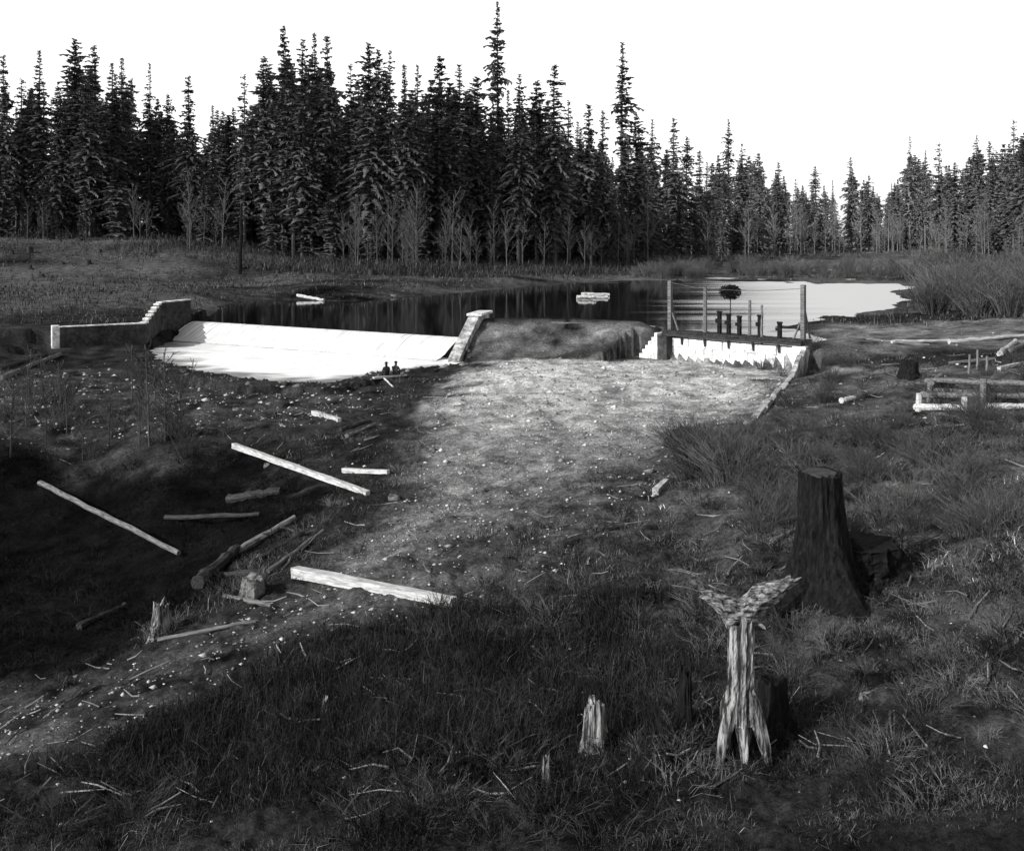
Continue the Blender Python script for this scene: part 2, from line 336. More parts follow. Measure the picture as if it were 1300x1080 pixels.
# ---------------------------------------------------------------- dam concrete
t = thing('weir', 'long low concrete overflow weir under the white sheet of falling water', 'weir', (CL[0],CL[1],0), ang)
L_ = e.length
m = MB(); m.v = []; pr = [(.3,-1),(.3,1.3),(-.1,1.34),(-.7,1.1),(-1.2,.4),(-1.6,-.05),(-1.7,-1)]
for x in (0, L_):
    for y, z in pr: m.v.append(Vector((x, y, z-.08)))
k = len(pr); m.f = [tuple(range(k)), tuple(range(k, 2*k))[::-1]]+[(i, i+k, (i+1) % k+k, (i+1) % k) for i in range(k)]
m.build('sill', 'concd', t)
t = thing('abutment_wall', 'concrete wing wall with pale coping stepping up beside the left end of the weir', 'wall', (-30.3,81.5,0))
o0 = Vector((-30.3,81.5))
def rel(p): return (p[0]-o0.x, p[1]-o0.y)
W0, W1, W2, W3 = (-35.8,78.0), (-30.3,81.5), (-31.5,88.5), (-30.2,92.6)
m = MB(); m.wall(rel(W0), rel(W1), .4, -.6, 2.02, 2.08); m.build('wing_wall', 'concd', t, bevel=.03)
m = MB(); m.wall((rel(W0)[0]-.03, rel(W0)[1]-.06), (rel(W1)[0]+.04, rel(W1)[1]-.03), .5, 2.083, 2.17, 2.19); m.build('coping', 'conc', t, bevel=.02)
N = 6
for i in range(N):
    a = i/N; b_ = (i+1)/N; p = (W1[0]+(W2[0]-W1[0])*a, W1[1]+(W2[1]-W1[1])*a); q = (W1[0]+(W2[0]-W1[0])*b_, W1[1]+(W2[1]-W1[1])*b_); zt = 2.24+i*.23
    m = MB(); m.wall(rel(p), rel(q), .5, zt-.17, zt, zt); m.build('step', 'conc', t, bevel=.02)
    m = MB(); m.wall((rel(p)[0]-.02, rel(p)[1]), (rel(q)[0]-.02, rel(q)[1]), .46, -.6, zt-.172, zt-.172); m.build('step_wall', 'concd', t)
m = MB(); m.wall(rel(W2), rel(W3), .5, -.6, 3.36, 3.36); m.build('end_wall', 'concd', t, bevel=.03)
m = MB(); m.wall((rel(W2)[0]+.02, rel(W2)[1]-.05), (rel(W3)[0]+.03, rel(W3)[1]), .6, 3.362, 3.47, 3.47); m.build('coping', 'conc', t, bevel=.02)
m = MB(); m.wall(rel((-36.3,77.7)), rel((-35.83,78.0)), .6, -.6, 2.25, 2.25); m.build('end_pier', 'conc', t, bevel=.03)

t = thing('abutment', 'sloping pale concrete abutment at the right end of the weir beside the earth bank', 'abutment', (-3.3,78.5,0))
def rb(p): return (p[0]+3.3, p[1]-78.5)
m = MB(); m.wall(rb((-3.45,78.2)), rb((-2.75,81.5)), -.9, -.5, 3.0, 3.0); m.wall(rb((-4.75,72.6)), rb((-3.455,78.19)), -.9, -.8, .25, 2.99); m.build('wall', 'curb', t, bevel=.03)
m = MB(); m.wall(rb((-3.6,78.0)), rb((-2.8,81.7)), -1.25, 3.003, 3.2, 3.2); m.build('cap', 'conc', t, bevel=.03)

# ---------------------------------------------------------------- gate structure
ga = math.atan2(G1[1]-G0[1], G1[0]-G0[0]); GL = math.dist(G0, G1)
t = thing('sluice_gate', 'concrete and timber sluice gate with tall end posts and a plank deck', 'sluice gate', (G0[0],G0[1],0), ga)
for r_i, (z0, z1) in enumerate(((-.5,.5),(.51,1.15),(1.16,1.8))):
    nb = 7; off = (r_i % 2)*.6
    m = MB(); xs = [.9]+[.9+off+(GL-1.5)*j/nb for j in range(1, nb)]+[GL-.6]
    for xa, xb in zip(xs[:-1], xs[1:]): m.box((xa,-.48+rnd.uniform(-.03,.03),z0), (xb-.04,.25,z1))
    m.build('masonry_course', 'stone', t, bevel=.04)
for i in range(5):  # dark wedges standing in for triangular shadows on the masonry
    x = 1.8+i*(GL-3.6)/4
    m = MB(); m.v = [Vector(c) for c in [(x-.06,-.53,1.35),(x-.06,-.57,1.35),(x-.06,-.74,1.93),(x-.06,-.53,1.93),(x+.06,-.53,1.35),(x+.06,-.57,1.35),(x+.06,-.74,1.93),(x+.06,-.53,1.93)]]
    m.f = [(0,1,2,3),(7,6,5,4),(0,4,5,1),(1,5,6,2),(2,6,7,3),(3,7,4,0)]; m.build('shadow_bracket', 'darkw', t)
m = MB(); m.box((.2,-.76,1.94), (GL-.1,-.56,2.2)); m.box((.2,.5,1.95), (GL-.1,.68,2.2)); m.build('beam', 'darkw', t)
m = MB()
for i in range(38):
    x = .1+i*(GL-.1)/38; m.box((x,-.82+rnd.uniform(-.03,.03),2.203), (x+.25,.85+rnd.uniform(-.08,.08),2.30+rnd.uniform(0,.02)))
m.build('deck', 'darkw', t)
for i in range(6):
    m = MB(); m.box((-1.5+.27*i,-1.3,-.3), (-1.5+.27*(i+1)-.003,.5,.55+i*.32)); m.build('step', 'stone', t, bevel=.04)
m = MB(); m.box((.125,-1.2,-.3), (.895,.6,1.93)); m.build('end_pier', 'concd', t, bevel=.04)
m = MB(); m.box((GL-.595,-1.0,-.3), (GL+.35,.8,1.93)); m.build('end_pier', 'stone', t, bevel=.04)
for x in (.4, GL-.3):
    m = MB(); m.box((x-.14,-.14,2.33), (x+.14,.14,6.0)); m.tube([(x+.02,.95,2.33),(x+.02,.16,4.4)], [.08,.07], 5); m.tube([(x+(.7 if x < 1 else -.7),.02,2.33),(x+(.12 if x < 1 else -.12),.02,3.7)], [.07,.06], 5); m.build('end_post', 'midw', t)
m = MB(); m.tube([(3.4,0,2.33),(3.42,0,5.6)], [.15,.12], 6); m.build('middle_post', 'midw', t)
m = MB(); m.tube([(7.0,0,2.33),(7.02,0,4.8)], [.12,.1], 6); m.build('short_post', 'midw', t)
m = MB(); m.tube([(.4,0,5.85),(1.9,.01,5.62),(3.4,.02,5.5),(7,.01,5.42),(GL-.3,0,5.75)], [.018]*5, 3); m.build('cable', 'midw', t)
for x, h in ((4.6,1.5),(5.35,1.35),(6.2,1.25),(7.8,1.4),(9.3,1.0)):
    m = MB(); m.box((x-.12,-.12,2.33), (x+.12,.12,2.33+h)); m.box((x-.25,-.16,2.26+h*.55), (x+.25,-.121,2.26+h*.75)); m.tube([(x-.2,0,2.34+h+.03),(x+.2,0,2.34+h+.03)], [.07,.07], 6); m.build('gate_stem', 'char', t)

def pole(name, a, b_, r0, r1, m_, label, cat, group=None, n=8, jit=.08, seg=10):
    a = Vector(a); b_ = Vector(b_); d = (b_-a); Ln = d.length; mb = MB()
    pts = [(Ln*i/seg, rnd.uniform(-.2,.2)*r0, rnd.uniform(-.2,.2)*r0) for i in range(seg+1)]
    mb.tube(pts, [r0+(r1-r0)*i/seg for i in range(seg+1)], n, jit=jit)
    o = mb.build(name, m_, smooth=False); o.location = a; o.rotation_euler = d.to_track_quat('X', 'Z').to_euler(); return tag(o, label, cat, group)
def beam(name, a, b_, w_, h_, m_, label, cat, group=None):
    a = Vector(a); b_ = Vector(b_); d = (b_-a); Ln = d.length; mb = MB(); seg = 8
    for i in range(seg+1):
        x = Ln*i/seg; s = 1-.25*i/seg
        for y, z in ((-1,-1),(1,-1),(1,1),(-1,1)): mb.v.append(Vector((x, y*w_*s*rnd.uniform(.88,1.08), z*h_*s*rnd.uniform(.88,1.08))))
    for i in range(seg):
        for k in range(4): mb.f.append((i*4+k, i*4+(k+1) % 4, (i+1)*4+(k+1) % 4, (i+1)*4+k))
    mb.f += [(3,2,1,0), tuple(seg*4+k for k in range(4))]
    o = mb.build(name, m_); o.location = a; o.rotation_euler = d.to_track_quat('X', 'Z').to_euler(); return tag(o, label, cat, group)
def glog(p, q, r, m_, label, name='log', cat='log', square=False, group=None, lift=.7):
    a = G(*p); b_ = G(*q); a.z += r*lift; b_.z += r*lift
    return beam(name, a, b_, r, r, m_, label, cat, group) if square else pole(name, a, b_, r, r*.75, m_, label, cat, group)
glog((297,568),(467,629), .12, 'pale', 'long pale squared timber lying across the rim of the dark hollow', 'timber', 'timber', True)
glog((50,619),(228,709), .12, 'midw', 'long slender peeled log lying in the dark hollow at far left', lift=1.5)
glog((374,733),(577,772), .15, 'pale', 'bright white squared beam lying beside the gravel path, widest at its left end', 'timber', 'timber', True, lift=1)
glog((436,600),(493,602), .1, 'pale', 'short pale timber lying level just above the end of the long squared timber', 'timber', 'timber', True)
glog((398,526),(431,536), .13, 'pale', 'short pale plank lying on the flat below the two seated people', 'plank', 'plank', True)
glog((440,556),(476,541), .11, 'midw', 'weathered grey stick leaning up slope beneath the short pale plank')
glog((432,548),(470,536), .12, 'darkw', 'dark stick just behind the weathered grey stick on the flat')
glog((290,638),(356,628), .2, 'darkw', 'dark sodden log lying in the shade of the hollow')
glog((250,748),(300,702), .22, 'darkw', 'thick dark log end standing out of the hollow near the small cut stump')
glog((298,706),(374,661), .15, 'midw', 'brown log sloping up out of the hollow toward the gravel bank')
glog((322,716),(386,680), .1, 'darkw', 'thin dark log beside the thicker one sloping out of the hollow')
glog((340,728),(410,676), .07, 'midw', 'thin grey pole lying up the slope beside the gravel bank')
glog((262,735),(330,728), .1, 'darkw', 'short dark log crossing the thick log end in the ravine')
glog((285,760),(345,772), .08, 'midw', 'broken grey log in the debris at the ravine mouth')
glog((100,800),(160,772), .12, 'darkw', 'dark rotten log at the lower edge of the hollow')
glog((200,815),(325,790), .06, 'midw', 'long thin branch lying along the path rim')
glog((210,660),(330,656), .1, 'darkw', 'thin dark log lying flat in the middle of the hollow')
glog((378,377),(411,383), .22, 'pale', 'small pale log on the far left shore of the pond')
glog((0,484),(76,452), .2, 'midw', 'long grey log leading from the left edge to the concrete wing wall')
glog((0,470),(60,452), .15, 'darkw', 'dark log behind the long grey one at the left edge')
glog((712,698),(790,672), .14, 'darkw', 'dark log lying beside the puddle on the gravel edge')
glog((832,628),(846,614), .12, 'pale', 'small pale block of wood below the bushy clump', 'wood_block', 'wood', True)
glog((985,592),(1035,592), .06, 'midw', 'thin grey stick lying level on the right hillside')
glog((700,411),(832,416), .09, 'midw', 'grey plank laid along the crest of the earth embankment', 'plank', 'plank', True)
glog((1132,436),(1212,434), .13, 'pale', 'long pale log lying on the lane right of the sluice gate')
glog((1205,437),(1300,428), .17, 'pale', 'bleached log running out of the frame at the right edge')
glog((1100,432),(1180,440), .1, 'midw', 'thin grey log in front of the long pale one on the lane')
glog((1270,452),(1290,436), .2, 'pale', 'short stubby log propped up near the right edge')
glog((1283,448),(1300,440), .15, 'midw', 'short grey log beside the stubby one at the right edge')
glog((1068,512),(1085,508), .14, 'pale', 'short whitish log end among the brush above the hillside')
glog((1190,528),(1262,540), .09, 'midw', 'thin grey pole lying in front of the log crib')
glog((1205,462),(1262,456), .08, 'midw', 'grey plank lying behind the log crib', 'plank', 'plank', True)
glog((1268,470),(1300,462), .1, 'pale', 'pale plank lying behind the crib at the right edge', 'plank', 'plank', True)
glog((980,690),(1010,676), .08, 'midw', 'small stick lying left of the tall burnt stump')
for i, (x, y, dx, r) in enumerate([(732,378,40,.28),(738,375,36,.28),(734,379,22,.22)]):
    a = Vector(((x-650)*7.5/(y-HZ), 7.5*F/(y-HZ), 1.5+.12*i)); b_ = a+Vector((dx*a.y/F, .6-.5*i, 0))
    pole('log', a, b_, r, r*.8, 'pale', 'bleached log floating with others in a small raft on the dark pond', 'log', 'logs rafted together on the pond')
cpx = [(1018,462),(1000,482),(978,505),(958,527),(940,548)]; P = [G(*p) for p in cpx]; m = MB()
for p, q in zip(P[:-1], P[1:]):
    for s0 in (0,.34,.67):
        pa_ = p.lerp(q, s0); qa_ = p.lerp(q, s0+.31); h_ = rnd.uniform(.1,.3)
        m.wall(pa_[:2], qa_[:2], rnd.uniform(.24,.38), min(p.z,q.z)-.5, pa_.z+h_, qa_.z+h_*.8)
tag(m.build('channel_curb', 'curb', bevel=.03), 'rough pale stone curb slanting down the right side of the gravel channel', 'curb')
a = G(967,456); pole('pole', a, a+Vector((.15,.5,3.6)), .1, .08, 'midw', 'slender pole standing upright against the front of the sluice gate', 'pole')
a = G(305,348); pole('dead_trunk', a-Vector((0,0,.3)), a+Vector((.2,0,12.5)), .42, .2, 'char', 'bare dark branchless trunk standing alone on the left bank', 'tree')
c = G(1200,518); t = thing('log_crib', 'low crib of heavy weathered logs on posts at the right edge of the hillside', 'log crib', (c.x,c.y,c.z))
def crib(nm, p, q, up0, up1, r, mt='midw'):
    a = G(*p); b_ = G(*q); a.z += up0; b_.z += up1; mb = MB()
    mb.tube([a-c+(b_-a)*i/6+Vector((0,0,rnd.uniform(-.03,.03))) for i in range(7)], [r*rnd.uniform(.85,1.1) for i in range(7)], 8, jit=.12); mb.build(nm, mt, t)
crib('rail', (1162,521),(1228,523), .15,.15,.14,'pale'); crib('rail', (1250,520),(1312,522), .15,.15,.13,'pale'); crib('rail', (1170,515),(1310,517), .5,.45,.13)
crib('rail', (1176,511),(1308,516), 1.0,.9,.12); crib('rail', (1180,500),(1245,505), .2,.2,.12); crib('rail', (1183,512),(1196,494), .9,.7,.12); crib('rail', (1250,519),(1262,500), .9,.7,.12)
for x, y, h in ((1166,522,.75),(1224,523,.6),(1248,521,1.3),(1180,512,1.1)):
    a = G(x,y)-c; mb = MB(); mb.tube([a-Vector((0,0,.2)), a+Vector((.02,0,h))], [.14,.12], 7, jit=.1); mb.build('post', 'pale' if h < 1 else 'midw', t)
a = G(1196,503)-c; mb = MB(); mb.box((a.x-.5,a.y-.03,a.z+.35),(a.x+.6,a.y+.03,a.z+.75)); mb.build('board', 'char', t)
for x, y, h in ((1240,470,1.1),(1252,474,.9),(1230,474,1.0)):
    a = G(x,y); pole('post', a-Vector((0,0,.2)), a+Vector((.05,0,h)), .07,.06, 'midw', 'short slender stake standing behind the log crib', 'post', 'stakes behind the log crib')

# ---------------------------------------------------------------- stumps
def stump_mb(rt, rbase, h, lobes=5, seed=0, jag=.03, lean=(0,0), sides=56, rings=26, ridg=.06, hollow=0, z0=-.25):
    r_ = random.Random(seed); ph = [r_.uniform(0, 6.28) for _ in range(6)]; mb = MB()
    la = [r_.uniform(0,6.28) for _ in range(lobes)]; lw = [r_.uniform(.25,.5) for _ in range(lobes)]; lh = [r_.uniform(.5,1.2) for _ in range(lobes)]
    jg = [r_.uniform(-1,1) for _ in range(sides)]; rg = [r_.uniform(-1,1) for _ in range(sides)]
    for k in range(rings+1):
        t = k/rings; z = z0+(h-z0)*t**1.25; tz = max(0, z/h)
        for i in range(sides):
            rg[i] = rg[i]*.8+r_.uniform(-1,1)*.45
            th = 2*math.pi*i/sides; lob = 0
            for a, w_, q in zip(la, lw, lh):
                d = (th-a+math.pi) % (2*math.pi)-math.pi; lob += q*math.exp(-(d/w_)**2)
            fl = math.exp(-tz*h/(.35*rbase+.15)*.9)
            r = rt*(1+.12*(1-tz))+(rbase-rt)*fl*(.35+.9*lob)
            r *= 1+ridg*rg[i]+.04*math.sin(3*th+ph[0]+tz*2)
            zz = z+(jag*jg[i]+jag*1.5*math.sin(2*th+ph[1])+jag*math.sin(5*th+ph[2]))*max(0, tz-.6)/.4
            mb.v.append(Vector((r*math.cos(th)+lean[0]*tz, r*math.sin(th)+lean[1]*tz, zz)))
    for k in range(rings):
        for i in range(sides):
            j = (i+1) % sides; mb.f.append((k*sides+i, k*sides+j, (k+1)*sides+j, (k+1)*sides+i))
    last = rings*sides; b0 = len(mb.v)
    for i in range(sides):
        v = mb.v[last+i]; c0 = Vector((lean[0], lean[1], h-.06-hollow)); mb.v.append(c0.lerp(v, .75)+Vector((0,0,-.02)))
    for i in range(sides):
        j = (i+1) % sides; mb.f.append((last+i, last+j, b0+j, b0+i))
    mb.v.append(Vector((lean[0], lean[1], h-.08-hollow)))
    for i in range(sides): mb.f.append((b0+i, b0+(i+1) % sides, len(mb.v)-1))
    return mb
s = G(1046,757); t = thing('tree_stump', 'tall burnt black stump with flat cut top and flaring roots on the right hillside', 'stump', s)
H_ = 156*s.y/F; stump_mb(.44*s.y/22, 1.3*s.y/22, H_, 7, 4, .02, lean=(-.1,0), ridg=.08).build('trunk', 'char', t)
mb = MB(); mb.tube([(-.1,0,H_-.1),(-.1,0,H_+.012)], [.37*s.y/22,.36*s.y/22], 28, jit=.07); mb.build('cut_top', 'cut', t)
o = stump_mb(.72, 1.15, 1.15, 4, 9, .02, ridg=.18, sides=40).build('root_burl', 'char', t, smooth=False); o.location = (1.0,.5,-.1)
for i, (a, b_, r) in enumerate((((.4,-.2,.7),(1.3,-.8,-.1),.17),((.6,.1,1.1),(2.0,.2,.1),.15),((-.3,-.3,.6),(-1.2,-.8,-.1),.18),((0,-.4,.5),(.2,-1.2,-.1),.15),((1.2,.1,.6),(2.4,-.4,.0),.13))):
    mb = MB(); a = Vector(a); b_ = Vector(b_); mb.tube([a, a.lerp(b_,.35)+Vector((0,0,-.1)), a.lerp(b_,.7)+Vector((0,0,-.05)), b_], [r,r*.95,r*.8,r*.45], 8, jit=.25); mb.build('root', 'char', t)
s = G(938,962); k = s.y/F; t = thing('broken_stump', 'pale splintered snag on split legs with a jagged broken slab leaning from its top', 'stump', s)
stump_mb(15*k, 15*k, 172*k, 3, 12, .05, ridg=.15, sides=44, z0=44*k, lean=(4*k,0)).build('trunk', 'palev', t)
for a, b_, r in (((-4,0,90),(-26,-6,-8),11), ((7,-2,100),(36,-12,-10),10.5), ((1,-3,90),(5,-10,-12),9.5), ((8,9,70),(18,26,-10),8), ((-6,8,70),(-14,24,-10),7)):
    mb = MB(); a = Vector(a)*k; b_ = Vector(b_)*k; mb.tube([a, a.lerp(b_,.3)+Vector((0,0,6*k)), a.lerp(b_,.55)+Vector((0,0,4*k)), a.lerp(b_,.8)+Vector((0,0,2*k)), b_], [r*k*.9, r*.95*k, r*.85*k, r*.65*k, r*.4*k], 11, jit=.3); mb.build('root', 'palev', t)
mb = MB(); mb.tube([(6*k,6*k,-8*k),(4*k,5*k,40*k),(4*k,2*k,75*k)], [15*k,11*k,8*k], 8, jit=.2); mb.build('dark_core', 'char', t)  # dark core filling the gap between the split legs
def slab(p, q, w0, th0, seed, n=12, cs=14):
    r_ = random.Random(seed); p = Vector(p)*k; q = Vector(q)*k; d = (q-p).normalized(); sd_ = Vector((0,1,0)); up = d.cross(sd_).normalized()*-1; mb = MB(); lj = [r_.uniform(-1,1) for _ in range(cs)]
    for i in range(n+1):
        t_ = i/n; c0 = p.lerp(q, t_)+up*r_.uniform(-1.5,1.5)*k; e_ = math.sin(math.pi*min(.90,max(.14,t_)))**.5
        for j in range(cs):
            lj[j] = lj[j]*.7+r_.uniform(-1,1)*.6; th = 2*math.pi*j/cs; rr_ = e_*(1+.34*lj[j]); mb.v.append(c0+sd_*math.cos(th)*w0*k*rr_+up*math.sin(th)*th0*k*rr_+d*lj[j]*k*(11 if i in (0,n) else 2))
    for i in range(n):
        for j in range(cs): j2 = (j+1) % cs; mb.f.append((i*cs+j, i*cs+j2, (i+1)*cs+j2, (i+1)*cs+j))
    mb.f.append(tuple(range(cs))[::-1]); mb.f.append(tuple(n*cs+j for j in range(cs))); return mb
slab((-44,0,206),(24,3,172), 14, 12, 1).build('broken_top', 'snagtop', t)
slab((-14,2,172),(68,-2,226), 14, 14, 2).build('broken_slab', 'snagtop', t)
def simple_stump(px, py, rt, rb_, hpx, m_, label, seed, jag=.05, name='tree_stump', group=None):
    s = G(px, py); o = stump_mb(rt, rb_, hpx*s.y/F, 4, seed, jag, ridg=.1, sides=32, rings=14).build(name, m_); o.location = s; return tag(o, label, 'stump', group)
simple_stump(756,952,.17,.24,58,'palev','grey weathered stump with split sides at the bottom centre',21)
simple_stump(693,995,.05,.09,32,'palev','small pointed pale stump at the bottom edge left of the grey one',22,.04)
simple_stump(413,912,.05,.1,22,'palev','tiny pale stump in the tall dark grass',23,.05)
simple_stump(203,806,.17,.36,38,'palev','small split pale stump on the rim below the dark hollow',24,.06)
simple_stump(867,563,.42,.6,18,'char','low black stump beside the bushy clump above the gravel',25)
simple_stump(1154,478,.45,.6,20,'char','round dark stump standing on the skyline of the right hillside',26)
simple_stump(320,752,.25,.4,18,'midw','short cut stump showing its round top beside the path rim',27,.03)
simple_stump(870,925,.1,.18,75,'char','thin charred stump left of the splintered snag',28,.08)
simple_stump(982,925,.2,.35,62,'char','blackened stump close behind the splintered snag',29,.03)
for i, (px, py, r, l) in enumerate([(500,632,.24,'pale boulder at the left rim of the gravel'),(340,590,.14,'small pale boulder behind the long squared timber'),(1100,882,.1,'light grey boulder on the lower right hillside'),
        (1190,716,.14,'light grey boulder right of the tall burnt stump shadow'),(1240,860,.15,'broad flat boulder at the lower right edge'),(300,520,.22,'pale boulder on the stony flat below the pool'),(230,505,.22,'pale boulder on the stony flat left of the pool foot'),
        (880,740,.1,'small boulder left of the splintered snag'),(430,388,.6,'pale rock at the water edge of the far left shore'),(500,376,.5,'rock on the pond shore below the dense trees'),(588,383,.5,'pale rock standing in the dark pond')]):
    s = G(px, py); o = stump_mb(r*.75, r*1.1, r*.7, 3, 60+i, .015, sides=14, rings=5, ridg=.05).build('boulder', 'midw', smooth=True); o.location = s-Vector((0,0,r*.3)); tag(o, l, 'boulder')

# ---------------------------------------------------------------- people
def person(loc, rz, label, top, seed):
    vs = []; ed = []; rad = []
    def a(p, r, par=None):
        vs.append(p); rad.append(r); i = len(vs)-1
        if par is not None: ed.append((par, i))
        return i
    pel = a((0,0,.16), .15); sp = a((.02,0,.36), .15, pel); ch = a((.05,0,.52), .165, sp); nk = a((.07,0,.66), .06, ch); jaw = a((.10,0,.74), .075, nk); hd = a((.10,0,.82), .09, jaw); a((.09,0,.89), .06, hd)
    a((.19,0,.78), .018, jaw)
    for s_ in (-1,1):
        hip = a((.05,s_*.1,.13), .095, pel); kn = a((.45,s_*.14,.30), .065, hip); an = a((.55,s_*.13,-.08), .042, kn); a((.72,s_*.15,-.12), .035, an)
        sh = a((.06,s_*.18,.58), .065, ch); el = a((.18,s_*.24,.34), .045, sh); wr = a((.38,s_*.13,.38), .028, el); pm = a((.44,s_*.10,.38), .03, wr)
        for q in range(4): a((.52+.012*(1.5-abs(q-1.5)), s_*(.065+.022*q), .365-.005*q), .009, pm)
        a((.45,s_*.055,.40), .011, pm)
    me = bpy.data.meshes.new('person'); me.from_pydata(vs, ed, []); me.materials.append(M[top])
    o = bpy.data.objects.new('person', me); COL.objects.link(o); md = o.modifiers.new('Skin', 'SKIN')
    sv = me.skin_vertices[0].data
    for i, r in enumerate(rad): sv[i].radius = (r, r)
    sv[0].use_root = True
    ss_ = o.modifiers.new('Subdivision', 'SUBSURF'); ss_.levels = 1; ss_.render_levels = 2
    o.location = loc; o.rotation_euler = (0,0,rz); tag(o, label, 'person')
    mb = MB(); mb.tube([(.09,0,.865),(.09,0,.88)], [.15,.145], 16); mb.tube([(.09,0,.881),(.085,0,.96)], [.095,.075], 14); mb.build('hat', 'hat', o)
    mb = MB(); mb.tube([(.175,0,.74),(.18,0,.81)], [.03,.035], 8); mb.build('face', 'skin', o)
pa = G(474,482); pb = G(516,478); pb.z = pa.z = max(pa.z, pb.z)+.1
beam('plank', pa, pb, .14, .07, 'pale', 'pale plank serving as a seat for the two people by the pool', 'plank')
q1 = pa.lerp(pb, .40); q2 = pa.lerp(pb, .66)
person(q1, R(115), 'person in dark clothes seated on the left end of the plank by the pool', 'cloth', 1)
person(q2, R(80), 'person in grey clothes seated on the right end of the plank by the pool', 'shirt', 2)
glog((488,484),(499,492), .06, 'pale', 'short pale stick lying just below the two seated people')

# ---------------------------------------------------------------- trees
def conifer(seed, H=40., W=4.2, t0=.2, tiers=44, dens=1., gap=0., trunk_r=.42, fat=1., bare=0):
    r_ = random.Random(seed); mb = MB(); wob = [r_.uniform(0,6.28) for _ in range(4)]
    side = r_.uniform(0,6.28); pw = r_.uniform(.55,.8); kk = r_.uniform(1.3,2.0)
    for i in range(tiers):
        t = t0+(1-t0)*(max(0, i+r_.uniform(-.25,.25))/tiers)**.9; t = min(t, .99); z = t*H
        env = (1-t)/(1-t0); Lm = W*(min(1,env*kk)**pw)*(.84+.16*math.sin(t*41+wob[0]))*(.84+.24*math.sin(t*11+wob[1]))*r_.uniform(.65,1.2)
        if env > .88: Lm *= .7
        nb = 8 if env > .25 else 7; off = r_.uniform(0,6.28)
        for q in range(nb):
            if r_.random() < gap: continue
            th = off+6.283*(q+r_.uniform(-.4,.4))/nb; L_ = max(.45, Lm*r_.uniform(.4,1.25)*(1+.22*math.cos(th-side)))
            rise = .3 if env < .1 else (.12 if env < .3 else 0); droop = (-.06-.26*env)*L_+rise*L_
            dx, dy = math.cos(th), math.sin(th); zt = z+r_.uniform(-.3,.3); ns_ = max(2, int(L_/.85*dens))
            px_, py_ = -dy, dx
            for s in range(ns_):
                a0 = s/ns_; a1 = (s+1.5)/ns_; a1 = min(a1, 1.05)
                z0 = zt+droop*a0**1.3+.12*L_*math.sin(a0*3.1); z1 = zt+droop*a1**1.3+.12*L_*math.sin(min(a1,1)*3.1)
                w0 = fat*(.24+.55*math.sin(math.pi*min(1,a0+.2)))*r_.uniform(.6,1.4)*(.4+.6*min(1,L_/2.5))
                c0 = Vector((dx*L_*a0, dy*L_*a0, z0)); c1 = Vector((dx*L_*a1, dy*L_*a1, z1))
                mb.tri(c0+Vector((px_*w0, py_*w0, -w0*r_.uniform(0,.6))), c1, c0-Vector((px_*w0*.4, py_*w0*.4, 0)))
                mb.tri(c0-Vector((px_*w0, py_*w0, w0*r_.uniform(0,.6))), c0+Vector((px_*w0*.4, py_*w0*.4, 0)), c1)
                if r_.random() < .8:
                    mb.tri(c0, c1, c0.lerp(c1, r_.uniform(.2,.8))+Vector((r_.uniform(-.15,.15), r_.uniform(-.15,.15), -fat*r_.uniform(.35,.85)*(.35+.65*min(1,L_/2.5)))))
    mb.tri(Vector((-.1,0,H*.96)), Vector((.1,0,H*.96)), Vector((0,0,H*1.0))); mb.tri(Vector((0,-.1,H*.96)), Vector((0,.1,H*.96)), Vector((0,0,H*1.0)))
    tm = MB(); k = 10; tm.tube([(.12*math.sin(i*.7+wob[2]),.12*math.sin(i*.5+wob[3]),-1+(H*.98+1)*i/k) for i in range(k+1)], [trunk_r*(1-i/k)**.8+.03 for i in range(k+1)], 6)
    for i in range(26):
        z = r_.uniform(.05,t0+.25)*H; th = r_.uniform(0,6.28); l = r_.uniform(.6,2.0)
        tm.tube([(0,0,z),(math.cos(th)*l,math.sin(th)*l,z-.25*l)], [.06,.02], 3, cap=False)
    return mb, tm
protos = []
for i, kw in enumerate([dict(W=5.2,t0=.08,tiers=46),dict(W=5.0,t0=.16,gap=.12),dict(W=6.2,t0=.06,tiers=50),dict(W=4.8,t0=.18,gap=.3,tiers=38),dict(W=4.2,t0=.2,gap=.14,tiers=42),dict(W=5.6,t0=.22,gap=.26,tiers=36),dict(W=3.2,t0=.28,gap=.25,tiers=44),dict(W=5.2,t0=.05,tiers=50),
                        dict(W=5.4,t0=.12,tiers=40,gap=.18),dict(W=4.6,t0=.1,tiers=44,gap=.08),dict(W=6.4,t0=.15,tiers=42,gap=.15)]):
    protos.append(conifer(100+i, **kw))
